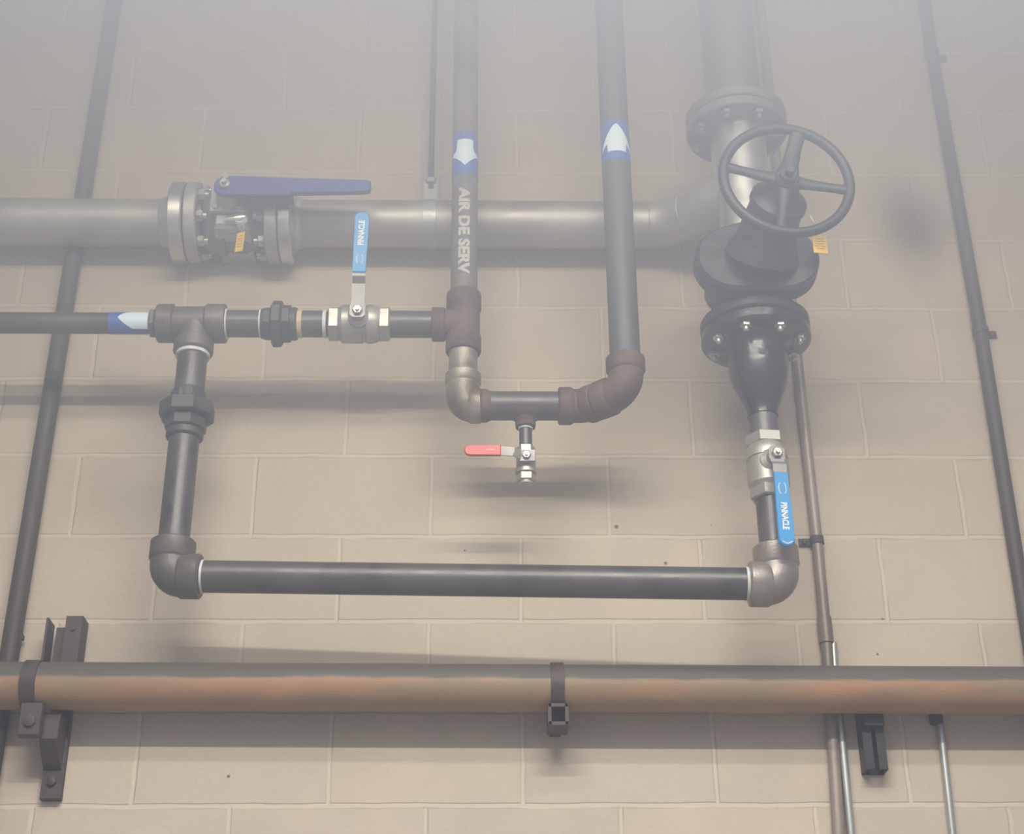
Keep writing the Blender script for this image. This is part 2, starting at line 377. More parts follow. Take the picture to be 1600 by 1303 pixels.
for k in range(8):
    an = math.radians(22.5+45*k); rr = RF*0.80; off = (OUT*math.cos(an)+Z*math.sin(an))*rr
    b1 = MB(); b1.hexa(v0+off, X, 0.031, 0.047, 0.0125); b1.rev(v0+off, X, [(0.03, 0.0085), (0.056, 0.0085)], 16)
    b1.build('bolt', M['bolt'], fv)
    b2 = MB(); b2.hexa(v1+off, -X, 0.031, 0.047, 0.0125); b2.rev(v1+off, -X, [(0.03, 0.0085), (0.056, 0.0085)], 16)
    b2.build('bolt', M['bolt'], fv)
for k in range(4):
    an = math.radians(20+90*k-75); off = (OUT*math.cos(an)+Z*math.sin(an))*0.084
    b3 = MB(); b3.cyl(vm-X*0.035+off, vm+X*0.035+off, 0.006, 14); b3.hexa(vm-X*0.03+off, X, 0, 0.012, 0.0105); b3.hexa(vm+X*0.012+off, X, 0, 0.012, 0.0105)
    b3.build('body_stud', M['bolt'], fv)
# stem, mounting pad, lever
sp_ = P(353, 286, pm+0.145); sx = sp_.x
S0 = Vector((sx, -(pm+0.06), zc)); 
bn = MB(); bn.box(S0+OUT*0.035, X, Z, OUT, 0.042, 0.036, 0.006, 0.002); bn.box(S0+OUT*0.018, X, Z, OUT, 0.024, 0.022, 0.018, 0.002)
bn.rev(S0, OUT, [(0.0, 0.030), (0.05, 0.028), (0.062, 0.022), (0.07, 0.018), (0.088, 0.013)], 32); bn.build('bonnet', M['steeld'], fv)
for sxx in (-0.028, 0.028):
    for szz in (-0.024, 0.024): MB().hexa(S0+OUT*0.041+X*sxx+Z*szz, OUT, 0, 0.007, 0.007).build('bonnet_bolt', M['bolt'], fv)
H0 = Vector((sx, -(pm+0.142), zc)); Hend = P(579, 286, pm+0.15); LH = Hend.x - sx
lv = MB(); pts = []
for k in range(13):
    an = math.pi/2 + math.pi*k/12; pts.append((0.026*math.cos(an), 0.027*math.sin(an)))
pts += [(0.03, -0.027), (LH*0.45, -0.026), (LH*0.46, -0.020), (LH*0.95, -0.0155), (LH, -0.0155+0.003), (LH+0.002, 0), (LH, 0.0145), (LH*0.97, 0.0165), (LH*0.4, 0.0235), (0.05, 0.027)]
dl = (Hend-H0); dl.y = 0; dl.z = 0; dl.normalize(); 
lv.prism(H0+Z*0.0, dl, Z, OUT, pts, -0.004, 0.012, 0.003)
lever = lv.build('lever_handle', M['navy'], fv); tag(lever, 'blue plastic coated lever')
nn = MB(); nn.hexa(H0, OUT, 0.011, 0.022, 0.012); nn.rev(H0, OUT, [(0.02, 0.007), (0.032, 0.006)], 16); nn.rev(H0+Z*0.022+X*0.002, OUT, [(0.0, 0.008), (0.02, 0.008)], 16)
nn.build('stem_nut', M['bolt'], fv)
lk = MB(); lk.box(H0+X*(LH*0.30)+Z*(-0.024)-OUT*0.012, X, Z, OUT, LH*0.17, 0.006, 0.012, 0.001); lk.build('lever_underbar', M['strut'], fv)  # dark bar along the underside of the lever
bo = MB(); q = P(372, 343, pm+0.09); bo.sweep([q-X*0.030-Z*0.002, q-X*0.012, q+X*0.004+Z*0.002, q+X*0.016+Z*0.006], [0.008, 0.0115, 0.0135, 0.010], 18); bo.rev(q+X*0.006, OUT, [(-0.03, 0.018), (0.004, 0.018), (0.007, 0.014)], 24)
bo.build('test_plug', M['steelb'], fv)
# tag hanging on it
def hang_tag(px, py, p, w, h, lean, turn, label, wire_to):
    q = P(px, py, p); t = thing('inspection_tag', label, 'tag', q)
    u = Vector((math.cos(turn), -math.sin(turn), 0)); v = Vector((math.sin(lean), 0, math.cos(lean))); v = (v-u*v.dot(u)).normalized(); n = u.cross(v)
    pl_ = MB(); pl_.box(q, u, v, n, w/2, h/2, 0.0012, 0.0004); pl_.build('tag_plate', M['yellow'], t)
    pr_ = MB()
    for k in range(5):
        for s_ in (-1, 1): pr_.box(q+v*(h*(0.30-0.14*k))+n*(0.0014*s_), u, v, n, w*0.36*(1 if k % 2 else 0.8), h*0.018, 0.0003)
    pr_.build('print', M['print'], t)
    top = q+v*(h*0.44); w2 = Vector(wire_to); mid_ = (top+w2)/2 + OUT*0.004
    wr = MB(); wr.sweep([top, mid_, w2], 0.0012, 8); wr.build('wire', M['ringt'], t)
hang_tag(375, 378, pm+0.108, 0.020, 0.056, 0.24, 0.35, 'small yellow tag hanging from the flanged ball valve with the blue lever', P(378, 352, pm+0.10))
# rod hanger on that pipe
hx = P(672, 350, pm).x
hg = thing('pipe_hanger', 'thin threaded rod and band hanging the upper stainless pipe', 'pipe hanger', (hx, -pm, zc+RS))
bnd = MB(); bnd.rev((hx-0.016, -pm, zc), X, [(0, RS), (0.0005, RS+0.003), (0.0315, RS+0.003), (0.032, RS)], 48)
bnd.build('band', M['galv'], hg)
ear = MB(); ear.box((hx, -pm, zc+RS+0.028), X, Z, OUT, 0.017, 0.040, 0.004, 0.001); ear.build('clevis', M['galv'], hg)
rt = P(678, 40, pm)
rd = MB(); rd.cyl((hx, -pm, zc+RS+0.045), (hx, -pm, 5.1), 0.0075, 14); rd.build('rod', M['conduit'], hg)
nt_ = MB(); nt_.hexa((hx, -pm, zc+RS+0.060), Z, 0, 0.014, 0.014); nt_.build('nut', M['galv'], hg)

# ---- stainless riser with 45 degree branch above the gate valve ---------------------------------------
pv = 0.245
gx = P(1193, 660, pv).x
hz = thing('stainless_riser', 'welded stainless riser with slanting branch behind the black handwheel', 'pipe', (gx, -pv, 3.65))
R6 = 0.066
zt = P(1150, 205, pv).z; zb = P(1185, 395, pv).z
rs = MB(); rs.rev((gx, -pv, zb+0.006), Z, [(0, 0.060), (0.10, 0.060), (zt-zb-0.10, R6*0.98), (zt-zb-0.02, R6), (zt-zb, R6)], 48); rs.build('riser', M['steelb'], hz)
# branch
br0 = Vector((A3.x, -pm, zc)); jn = Vector((gx, -pv, P(1150, 300, pv).z))
c1 = br0 + X*0.045; 
pts, tt = arc(c1, -X, (jn-c1), 0.13, 12)
bb = MB(); bb.sweep([br0]+pts+[jn], RS*0.995, 40); bb.build('branch', M['steel'], hz)
wl = MB(); wl.rev(br0, X, [(-0.004, RS-0.001), (-0.002, RS+0.0015), (0.002, RS+0.0015), (0.004, RS-0.001)], 40); dj = (jn-c1).normalized()
wl.rev(c1+dj*(tt+0.02), dj, [(-0.004, RS-0.002), (-0.002, RS+0.0015), (0.002, RS+0.0015), (0.004, RS-0.002)], 40); wl.build('weld', M['steeld'], hz)
RFL = size(1150, 190, pv, 78)
flange(MB(), (gx, -pv, zt-0.012), Z, RFL, 0.026, R6).build('flange', M['steelg'], hz)
def bolts(o, d, n, rad, parent, m_='bolt', r=0.012, h=0.016, ph=0.0, ref=OUT):
    d_, a, b = frame(d, ref)
    for k in range(n):
        an = 2*math.pi*k/n+ph; q_ = Vector(o)+a*(rad*math.cos(an))+b*(rad*math.sin(an))
        mb = MB(); mb.hexa(q_, d, 0, h*0.6, r); mb.rev(q_, d, [(0, r*0.62), (h, r*0.6), (h*1.2, r*0.35)], 14); mb.build('bolt', M[m_], parent)
bolts((gx, -pv, zt-0.012), -Z, 8, RFL*0.82, hz, 'steelg', 0.012, 0.020, math.pi/8)
up = thing('stainless_pipe', 'wide stainless pipe rising above the flange at upper right', 'pipe', (gx, -pv, zt+0.016))
flange(MB(), (gx, -pv, zt+0.016), Z, RFL, 0.026, R6).build('flange', M['steelg'], up)
MB().cyl((gx, -pv, zt+0.02), (gx, -pv, 5.1), 0.066, 48).build('pipe_run', M['steelg'], up)

# ---- gate valve ----------------------------------------------------------------------------------------
gz = P(1185, 400, pv+0.05).z
zf = P(1183, 520, pv).z       # joint between valve flange and the reducer flange
RG = size(1183, 530, pv, 85)
zbody = gz
gv = thing('gate_valve', 'large black gate valve with a four-spoked handwheel', 'valve', (gx, -pv, zf))
gb = MB(); H_ = (zb+0.005)-zf
gb.rev((gx, -pv, zf), Z, [(0, 0.07), (0.0005, RG-0.004), (0.004, RG), (0.022, RG), (0.026, RG-0.004), (0.030, 0.085), (0.045, 0.070), (0.06, 0.066), (H_*0.5, 0.078), (H_-0.045, 0.07), (H_-0.03, 0.09), (H_-0.026, RG-0.004), (H_-0.022, RG), (H_-0.003, RG), (H_, RG-0.003)], 56)
gb.build('body', M['blackp'], gv)
# neck and oval bonnet flanges facing the room
def stadium(w, h, n=12, e=0.0):
    r = h/2; pts = []
    for k in range(n+1):
        a = -math.pi/2 + math.pi*k/n; pts.append((w/2-r+r*math.cos(a), r*math.sin(a)))
    for k in range(n+1):
        a = math.pi/2 + math.pi*k/n; pts.append((-w/2+r+r*math.cos(a), r*math.sin(a)))
    return pts
wc = P(1229, 281, 0.56); hubz = wc.z; hubx = wc.x
yc = pv
pc_ = P(1186, 401, pv+0.14); gzz = pc_.z; gxx = pc_.x+0.006
fl = MB(); fl.prism((gxx-0.006, -pv, gzz), X, Z, OUT, stadium(0.20, 0.125), -0.02, 0.11, 0.006); fl.build('bonnet_neck', M['blackp'], gv)
bw = size(1186, 400, pv+0.14, 196)
f1 = MB(); f1.prism((gxx-0.008, -pv, gzz), X, Z, OUT, stadium(bw, bw*0.60, 16), 0.085, 0.113, 0.006); f1.build('bonnet_flange', M['blackp'], gv)
f2 = MB(); f2.prism((gxx-0.008, -pv, gzz), X, Z, OUT, stadium(bw*0.985, bw*0.59, 16), 0.116, 0.143, 0.006); f2.build('bonnet_flange', M['blackp'], gv)
bn = MB(); ax = (Vector((hubx, -0.56, hubz))-Vector((gxx, -(pv+0.14), gzz))); LA = ax.length; bo_ = Vector((gxx, -(pv+0.14), gzz))
tip_ = Vector((hubx, -0.535, hubz)); sec = []
for k in range(25):
    f_ = k/24; sec.append(bo_.lerp(tip_, f_) + Z*(0.012*math.sin(math.pi*f_)))
prof_ = [(0, 0.082), (0.08, 0.076), (0.2, 0.066), (0.45, 0.060), (0.66, 0.057), (0.68, 0.062), (0.80, 0.061), (0.84, 0.045), (1.0, 0.032)]
def lerp_p(f_):
    for (a0, r0), (a1, r1) in zip(prof_, prof_[1:]):
        if a0 <= f_ <= a1+1e-9: return r0+(r1-r0)*(f_-a0)/(a1-a0)
bn.sweep(sec, [lerp_p(k/24) for k in range(25)], 40)
bn.build('bonnet', M['blackp'], gv)
RW = size(1229, 281, 0.56, 100)
hw = MB(); wax = Vector((0.06, -1, 0)).normalized(); _, wa, wbv = frame(wax, (0, 0, 1))
WC = Vector((hubx, -0.56, hubz))
ring = [WC + wa*(RW*math.cos(t))+wbv*(RW*math.sin(t)) for t in [2*math.pi*k/72 for k in range(72)]]
hw.sweep(ring, 0.0112, 14, closed=True)
wheel = hw.build('handwheel', M['blackp'], gv); tag(wheel, 'black handwheel rim')
for k, a_ in enumerate((74, 168, -9, -100)):
    t = math.radians(a_); d_ = X*math.cos(t)+Z*math.sin(t); d_ = (d_-wax*d_.dot(wax)).normalized(); w_ = wax.cross(d_)
    L_ = RW-0.004; dp = 0.014
    mb = MB(); i = len(mb.v)
    b_ = 1.45 if k == 0 else 1.0
    secs = [(0.02, 0.017*b_, 0.010, -0.004), (L_*0.35, 0.013*b_, 0.008, -0.004), (L_*0.7, 0.011*b_, 0.007, -0.002), (L_, 0.012*b_, 0.008, 0.0)]
    rings_ = []
    for (s_, hw_, ht_, dd) in secs:
        c_ = WC+d_*s_+wax*dd; i = len(mb.v); nn_ = 12
        for j in range(nn_):
            an = 2*math.pi*j/nn_; mb.v.append(c_+w_*(hw_*math.cos(an))+wax*(ht_*math.sin(an)))
        rings_.append(i)
    for p_, q_ in zip(rings_, rings_[1:]):
        for j in range(12): mb.f.append((p_+j, p_+(j+1) % 12, q_+(j+1) % 12, q_+j))
    mb.f.append(tuple(range(rings_[0], rings_[0]+12))); mb.f.append(tuple(range(rings_[-1], rings_[-1]+12)))
    child(mb, 'spoke', M['blackp'], wheel)
hb = MB(); hb.rev(WC, wax, [(-0.026, 0.024), (-0.022, 0.028), (0.008, 0.026), (0.012, 0.022)], 32); hb.hexa(WC, wax, 0.012, 0.024, 0.017); hb.rev(WC, wax, [(0.02, 0.010), (0.036, 0.010), (0.038, 0.008)], 20)
child(hb, 'hub', M['blackp'], wheel)
hang_tag(1281, 382, 0.43, 0.032, 0.045, -0.06, -0.12, 'small yellow tag hanging beside the black gate valve', P(1266, 336, 0.44))

# ---- flanged reducer below the gate valve -----------------------------------------------------------------
rdz = P(1193, 652, pv).z
rc_ = thing('flanged_reducer', 'glossy black bell-shaped flanged reducer under the gate valve', 'pipe fitting', (gx, -pv, rdz))
Lr = zf-0.003-rdz
rb = MB(); rb.rev((gx, -pv, zf-0.003), -Z, [(0, 0.05), (0.0005, RG-0.004), (0.004, RG), (0.022, RG), (0.026, RG-0.005), (0.030, 0.078), (0.040, 0.068), (0.055, 0.064), (0.085, 0.066), (0.10, 0.065), (Lr*0.62, 0.058), (Lr*0.76, 0.047), (Lr*0.88, 0.037), (Lr*0.92, 0.034), (Lr, 0.033)], 56)
rb.build('bell', M['blackg'], rc_)
bolts((gx, -pv, zf-0.029), -Z, 8, RG*0.80, rc_, 'bolt', 0.011, 0.017, math.pi/8)

# ---- right hand drop: nipple, ball valve, nipple, elbow ---------------------------------------------------------
def zat(px, py, p): return P(px, py, p).z
RP = 0.0318
rx = gx
pipe('pipe_nipple', 'short black nipple between the flanged reducer and the blue-handled valve below it', (rx, -pv, zat(1193, 690, pv)), (rx, -pv, rdz+0.004), RP*0.96, M['black'])
def ball_valve(name, label, c, flow, half, r, stem, hdir, metal0, grip0, grip1, gw, stand, text_up, nm='sky'):
    """threaded ball valve: c body centre, flow axis, stem direction, handle direction"""
    t = thing(name, label, 'valve', c); flow = Vector(flow).normalized(); stem = Vector(stem).normalized(); hdir = Vector(hdir).normalized()
    side = stem.cross(hdir)
    b = MB(); hl = half*0.36
    b.hexa(c, flow, -half, -half+hl, r*1.02, ref=stem, rot=0 if False else math.pi/6, c=0.003)
    b.hexa(c, flow, half-hl, half, r*1.02, ref=stem, rot=math.pi/6, c=0.003)
    b.rev(c, flow, [(-half+hl*0.8, r*0.95), (-half+hl, r*1.06), (-half+hl*1.25, r*1.20), (half*0.1, r*1.22), (half*0.12, r*1.15), (half*0.22, r*1.15), (half*0.24, r*1.22), (half*0.42, r*1.22), (half-hl*1.1, r*1.1), (half-hl*0.8, r*0.95)], 40, ref=stem)
    b.rev(c, stem, [(0, r*0.75), (r*1.15, r*0.72), (r*1.35, r*0.45), (r*1.9, r*0.42)], 28)
    b.build('body', M['nickel'], t)
    top = c+stem*(r*1.9)
    h = MB()
    h.prism(top, hdir, side, stem, [(-0.016, -0.010), (-0.010, -0.017), (0.012, -0.017), (0.02, -0.011), (0.02, 0.011), (0.012, 0.017), (-0.010, 0.017), (-0.016, 0.010)], 0, 0.0025)
    # bent strap: level, step outwards, level
    w = gw*0.42; a0 = 0.012; pts_ = [(a0, 0.0012), (metal0, 0.0012), (metal0+stand*0.9, stand), (grip0+0.01, stand+0.001)]
    for (s0, z0), (s1, z1) in zip(pts_, pts_[1:]):
        p0 = top+hdir*s0+stem*z0; p1 = top+hdir*s1+stem*z1; dd = (p1-p0).normalized(); nn2 = side.cross(dd)
        h.box((p0+p1)/2, dd, side, nn2, (p1-p0).length/2+0.001, w, 0.0016)
    hd = h.build('handle', M['plate'], t)
    n_ = MB(); n_.hexa(top, stem, 0.002, 0.011, 0.010); n_.rev(top, stem, [(0.01, 0.0055), (0.017, 0.005)], 14); n_.build('stem_nut', M['bolt'], t)
    g = MB(); gl = grip1-grip0; pp = []
    hwid = gw/2
    pp += [(0, -hwid*0.84), (gl*0.5, -hwid*0.95), (gl-hwid*0.9, -hwid)]
    for k in range(1, 8):
        an = -math.pi/2+math.pi*k/8; pp.append((gl-hwid*0.9+hwid*0.9*math.cos(an), hwid*math.sin(an)))
    pp += [(gl-hwid*0.9, hwid), (gl*0.5, hwid*0.95), (0, hwid*0.84)]
    g.prism(top+hdir*grip0+stem*(stand), hdir, side, stem, pp, -0.0045, 0.0055, 0.0025)
    gr = child(g, 'grip', M[nm], hd)
    face = top+stem*(stand+0.0056)
    return t, gr, face, hdir, side, stem
# mid-line valve geometry in world units
bvr = RP*1.15
c = Vector((rx+0.004, -pv, zat(1198, 733, pv)))
half = (zat(1194, 682, pv)-zat(1201, 782, pv))/2
stemd = Vector((0.10, -1, 0)).normalized()
L1 = 0.145
g0 = 0.0
vr = ball_valve('ball_valve', 'ball valve on the right-hand drop with its blue handle pointing down', Vector((rx, -pv, (zat(1194, 682, pv)+zat(1201, 782, pv))/2)), Z, half, bvr, stemd, -Z, 0.020, 0.050, 0.215, 0.034, 0.012, None)
t, gr, face, hd_, sd_, stm = vr
child(text_flat('PINNACLE', face+hd_*0.150, hd_, hd_.cross(stm)*-1, 0.0125, 0.060), 'lettering', M['white'], t)
for s_ in (-1, 1):
    ov = MB(); pa = [face+hd_*(0.088+0.012*math.cos(a_))+sd_*(s_*(0.0035+0.004*math.sin(a_)))+stm*0.0004 for a_ in [math.pi*k/8 for k in range(9)]]
    ov.sweep(pa, 0.0008, 6); child(ov, 'emblem_arc', M['white'], t)
ov = MB(); ov.sweep([face+hd_*0.205+sd_*0.010, face+hd_*0.209+sd_*0.004, face+hd_*0.210, face+hd_*0.209-sd_*0.004, face+hd_*0.205-sd_*0.010], 0.0012, 6)
child(ov, 'end_stripe', M['white'], t)
elz = zat(1213, 912, pv); elz2 = elz
pipe('pipe_nipple', 'short black nipple between the blue-handled valve and the bottom right elbow', (rx, -pv, zat(1212, 850, pv)-0.01), (rx, -pv, zat(1201, 782, pv)+0.006), RP, M['black'])
RC = size(1210, 905, pv, 36)
# bottom run from left elbow to right elbow
pL = 0.212
lx = P(272, 840, pL).x; lz = zat(268, 900, pL)
EL = Vector((lx, -pL, lz)); ER = Vector((rx, -pv, zat(1213, 913, pv)))
run = (ER-EL).normalized()
e1 = MB(); elbow(e1, ER, Z, -run, RC*0.93, RC*1.0, size(1210, 900, pv, 62), size(1210, 900, pv, 46), 0.042)
tag(e1.build('pipe_elbow', M['fitbrown']), 'grey brown threaded elbow at the bottom right corner of the loop', 'pipe fitting')
e2 = MB(); elbow(e2, EL, Z, run, RC*0.93, RC*1.0, size(268, 890, pL, 58), size(268, 890, pL, 48), 0.042)
tag(e2.build('pipe_elbow', M['fit']), 'dark grey threaded elbow at the bottom left corner of the loop', 'pipe fitting')
pb0 = EL+run*size(268, 890, pL, 44); pb1 = ER-run*size(1210, 900, pv, 42)
RB = size(750, 905, 0.22, 25.5)
bp_ = thing('black_pipe', 'long black pipe forming the bottom of the loop', 'pipe', pb0)
MB().cyl(pb0, pb1, RB, 44, 0.001).build('pipe_run', M['black'], bp_)
tape_ring(pb0+run*0.007, run, RB, 0.005).build('thread_tape', M['tape'], bp_)
tape_ring(pb1-run*0.012, run, RB, 0.006).build('thread_tape', M['tape'], bp_)

# ---- left hand drop -------------------------------------------------------------------------------------------
def vpipe(name, label, x, p, z0, z1, r, m_='black', rings=()):
    t = thing(name, label, 'pipe', (x, -p, z0)); MB().cyl((x, -p, z0), (x, -p, z1), r, 40, 0.001).build('pipe_run', M[m_], t)
    for zz, mm in rings: tape_ring((x, -p, zz), Z, r).build('thread_tape', M[mm], t)
    return t
RL = size(285, 620, pL, 23.5)
zu0, zu1 = zat(279, 686, pL), zat(291, 612, pL)
vpipe('pipe_nipple', 'black nipple between the left union and the bottom left elbow', lx, pL, lz+size(268, 890, pL, 52), zu0+0.01, RL)
vpipe('pipe_nipple', 'short black nipple between the big tee and the left vertical union', lx, pL, zu1-0.01, zat(297, 540, pL), RL)
def union(label, c, d, L, r, ref=OUT, m1='darkfit', nut=1.42):
    t = thing('pipe_union', label, 'pipe fitting', c); d = Vector(d).normalized()
    b = MB(); b.rev(c, d, [(-L/2, r*1.12), (-L/2+0.003, r*1.22), (-L/2+0.016, r*1.22), (-L/2+0.019, r*1.12), (L/2-0.004, r*1.12), (L/2, r*1.08)], 40)
    b.hexa(c, d, -L*0.34, -L*0.06, r*1.28, n=8, rot=math.pi/8, c=0.003, ref=ref)
    b.hexa(c, d, L*0.22, L*0.44, r*1.10, n=8, rot=math.pi/8, c=0.002, ref=ref); b.build('body', M[m1], t)
    n = MB(); n.hexa(c, d, -L*0.10, L*0.22, r*nut, n=8, rot=math.pi/8, c=0.004, ref=ref); n.build('nut', M[m1], t)
union('dark grey pipe union on the left-hand vertical drop', Vector((lx, -pL, (zu0+zu1)/2)), Z, (zu1-zu0), RL, m1='darkfit', nut=1.70)

# ---- middle horizontal line -----------------------------------------------------------------------------------------
mz = zat(420, 506, pL)
def at_x(px, dz=0): return Vector((P(px, 506, pL).x, -pL, mz+dz))
TC = Vector((lx, -pL, mz))
RT = size(300, 505, pL, 31)
xa, xb = at_x(246).x, at_x(354).x
tm = thing('pipe_tee', 'large grey threaded tee where the left drop leaves the middle line', 'pipe fitting', TC)
tb = MB(); Lt = xb-xa
tb.rev((xa, -pL, mz), X, [(0, RT*0.8), (0.001, RT*0.94), (0.004, RT*0.99), (0.036, RT*0.99), (0.040, RT*0.86), (Lt-0.046, RT*0.88), (Lt-0.042, RT*1.0), (Lt-0.004, RT*1.0), (Lt-0.001, RT*0.96), (Lt, RT*0.8)], 48)
zo = zat(296, 552, pL)
tb.rev((lx, -pL, mz), -Z, [(0, RT*0.86), (mz-zo-0.032, RT*0.86), (mz-zo-0.028, RT*0.99), (mz-zo-0.003, RT*0.99), (mz-zo, RT*0.94), (mz-zo+0.0005, RT*0.7)], 48); tb.build('body', M['fit'], tm)
tape_ring((lx, -pL, zo-0.010), Z, RL, 0.012, 0.005).build('thread_tape', M['tape'], tm)
tape_ring((xb-0.001, -pL, mz), X, size(380, 506, pL, 21.5), 0.004, 0.004).build('thread_tape', M['tape'], tm)
# reducer bushing and thin pipe
RQ = size(100, 507, pL, 17)
bs = MB(); bs.hexa((xa-0.014, -pL, mz), X, 0, 0.012, RQ*1.28, n=6, c=0.002); bs.rev((xa-0.016, -pL, mz), X, [(0, RQ), (0.001, RQ*1.16), (0.004, RQ*1.16), (0.018, RQ*1.2)], 32)
tag(bs.build('reducing_bushing', M['fit']), 'small hexagonal bushing in the left end of the big tee', 'pipe fitting')
bl0 = Vector((-2.6, -pL, mz)); bl1 = Vector((xa-0.004, -pL, mz))
lp = thing('black_pipe', 'thin black pipe entering from the left edge, with a blue and white arrow', 'pipe', bl0)
MB().cyl(bl0, bl1, RQ, 40).build('pipe_run', M['black'], lp)
mk0 = P(172, 507, pL).x; mk1 = P(234, 507, pL).x
mk = MB(); mk.wrap((mk0, -pL, mz), X, RQ, 0.0007, -2.2*RQ, 2.2*RQ, lambda u: (0, mk1-mk0-0.004), 40)
fm = mk.build('flow_marker', M['vinyl'], lp); tag(fm, 'blue tape with white arrow pointing left')
La = mk1-mk0
def left_arrow(u):
    k = min(1, abs(u)/(RQ*1.35)); tip = P(187, 507, pL).x-mk0
    lo = tip + (La*0.46)*(k**1.25)
    return (lo, La)
ar = MB(); ar.wrap((mk0, -pL, mz), X, RQ+0.0007, 0.0004, -RQ*1.15, RQ*1.15, left_arrow, 32, ref=(0, -1, 0.05))
child(ar, 'arrow', M['arrow'], fm)
# nipple, union, nipple, valve, nipple to rusty tee
RM = size(380, 506, pL, 21.5)
def hpipe(name, label, x0, x1, r, m_='black', rings=()):
    t = thing(name, label, 'pipe', (x0, -pL, mz)); MB().cyl((x0, -pL, mz), (x1, -pL, mz), r, 40, 0.001).build('pipe_run', M[m_], t)
    for xx, mm, w in rings: tape_ring((xx, -pL, mz), X, r, w).build('thread_tape', M[mm], t)
x_ = lambda px: at_x(px).x
hpipe('pipe_nipple', 'short black nipple between the big tee and the horizontal union', x_(350), x_(412), RM, rings=((x_(406), 'tape', 0.004),))
union('dark pipe union on the horizontal middle line', Vector(((x_(409)+x_(465))/2, -pL, mz)), -X, x_(465)-x_(409), RM, m1='darkfit', nut=1.58)
hpipe('pipe_nipple', 'stubby black nipple with a yellowed sealant ring beside the horizontal union', x_(460), x_(512), RM*0.98, rings=((x_(465), 'dope', 0.011), (x_(505), 'tape', 0.008)))
vc = Vector(((x_(514)+x_(610))/2, -pL, mz)); hv = (x_(610)-x_(514))/2
vt = ball_valve('ball_valve', 'ball valve on the middle line with its blue handle standing upright', vc, X, hv, RM*1.17, Vector((0.0, -1, -0.10)), Vector((0.02, -0.10, 1)), 0.066, 0.085, 0.238, 0.034, 0.014, None)
t, gr, face, hd_, sd_, stm = vt
child(text_flat('PINNACLE', face+hd_*0.183, hd_, hd_.cross(stm)*-1, 0.0125, 0.062), 'lettering', M['white'], t)
for s_ in (-1, 1):
    ov = MB(); pa = [face+hd_*(0.117+0.011*math.cos(a_))+sd_*(s_*(0.003+0.004*math.sin(a_)))+stm*0.0004 for a_ in [math.pi*k/8 for k in range(9)]]
    ov.sweep(pa, 0.0008, 6); child(ov, 'emblem_arc', M['white'], t)
hpipe('pipe_nipple', 'black nipple between the upright-handled valve and the rusty tee', x_(604), x_(680), RM)

# ---- lettered riser, rusty tee, elbow, short header ---------------------------------------------------------------
ax0 = P(726, 330, pL).x
RA = size(728, 200, pL, 19.8)
zta, ztb = zat(722, 460, pL), zat(722, 552, pL)
rv = vpipe('air_riser', 'old grey riser lettered in white with a down arrow above it', ax0, pL, zta-0.02, 5.1, RA, 'oldgrey')
pF = pL+RA; z0m, z1m = zat(728, 269, pF), zat(728, 204, pF)
bm_ = MB(); bm_.wrap((ax0, -pL, z0m), Z, RA, 0.0007, -2.4*RA, 2.4*RA, lambda u: (0, (z1m-z0m) - (0.012*(u/RA/1.4)**2 if abs(u) < 2.4*RA else 0)), 40)
fm = bm_.build('flow_marker', M['vinyl'], rv); tag(fm, 'blue tape with white arrow pointing down')
tipz, headz, topz = zat(728, 258, pF)-z0m, zat(728, 239, pF)-z0m, zat(728, 217, pF)-z0m
def down_arrow(u):
    a = math.sin(min(abs(u)/RA, 1.45)); lo = tipz+(headz-tipz)*a
    hi = topz if abs(u) < RA*0.70 else headz+0.012*(1.0-a)/0.36
    return (lo, max(hi, lo+0.0005))
am = MB(); am.wrap((ax0, -pL, z0m), Z, RA+0.0007, 0.0004, -RA*1.3, RA*1.3, down_arrow, 52, ref=(0, -1, 0)); child(am, 'arrow', M['arrow'], fm)
st0 = zat(726, 425, pF); st = MB(); st.wrap((ax0, -pL, st0), Z, RA, 0.0005, -RA*0.62, RA*0.62, lambda u: (0, z0m-st0), 12); sl = st.build('label_strip', M['faded'], rv)
v, f, w = text_verts('AIR DE SERV', size(728, 350, pL, 16), 0.07, True)
Tt = zat(728, 292, pF); Tb = zat(726, 428, pF); k = (Tt-Tb)/w; h_ = size(728, 350, pL, 16)
_, fa, fbv = frame(Z)
lt = MB(); vv = []
for (x, y) in v:
    u = (y-h_/2); an = u/RA; rr = RA+0.0012           # letters run downwards, their tops to the right
    vv.append(Vector((ax0, -pL, Tt-x*k)) + (fa*math.cos(an)+X*math.sin(an))*rr)
lt.add(vv, f); child(lt, 'lettering', M['cream'], rv)
rt_ = thing('pipe_tee', 'rust-brown tee joining the lettered riser and the middle line', 'pipe fitting', (ax0, -pL, mz))
RR = size(722, 500, pL, 27.5)
tb = MB(); Lz = zta-ztb
tb.rev((ax0, -pL, ztb), Z, [(0, RR*0.8), (0.001, RR*0.96), (0.004, RR), (0.040, RR), (0.044, RR*0.93), (Lz-0.044, RR*0.93), (Lz-0.040, RR), (Lz-0.004, RR), (Lz-0.001, RR*0.96), (Lz, RR*0.8)], 44)
xo = x_(675); tb.rev((ax0, -pL, mz), -X, [(0, RR*0.88), (ax0-xo-0.03, RR*0.9), (ax0-xo-0.027, RR*0.99), (ax0-xo-0.003, RR*0.99), (ax0-xo, RR*0.95), (ax0-xo+0.001, RR*0.7)], 40)
tb.build('body', M['rust'], rt_)
ez = zat(724, 634, pL)
ebz = zat(722, 585, pL)
vpipe('pipe_nipple', 'weathered short nipple between the rusty tee and the pale elbow', ax0, pL, ebz-0.01, ztb+0.01, RA*1.05, 'galvrust')
RE = size(724, 620, pL, 26)
EC = Vector((ax0, -pL, ez))
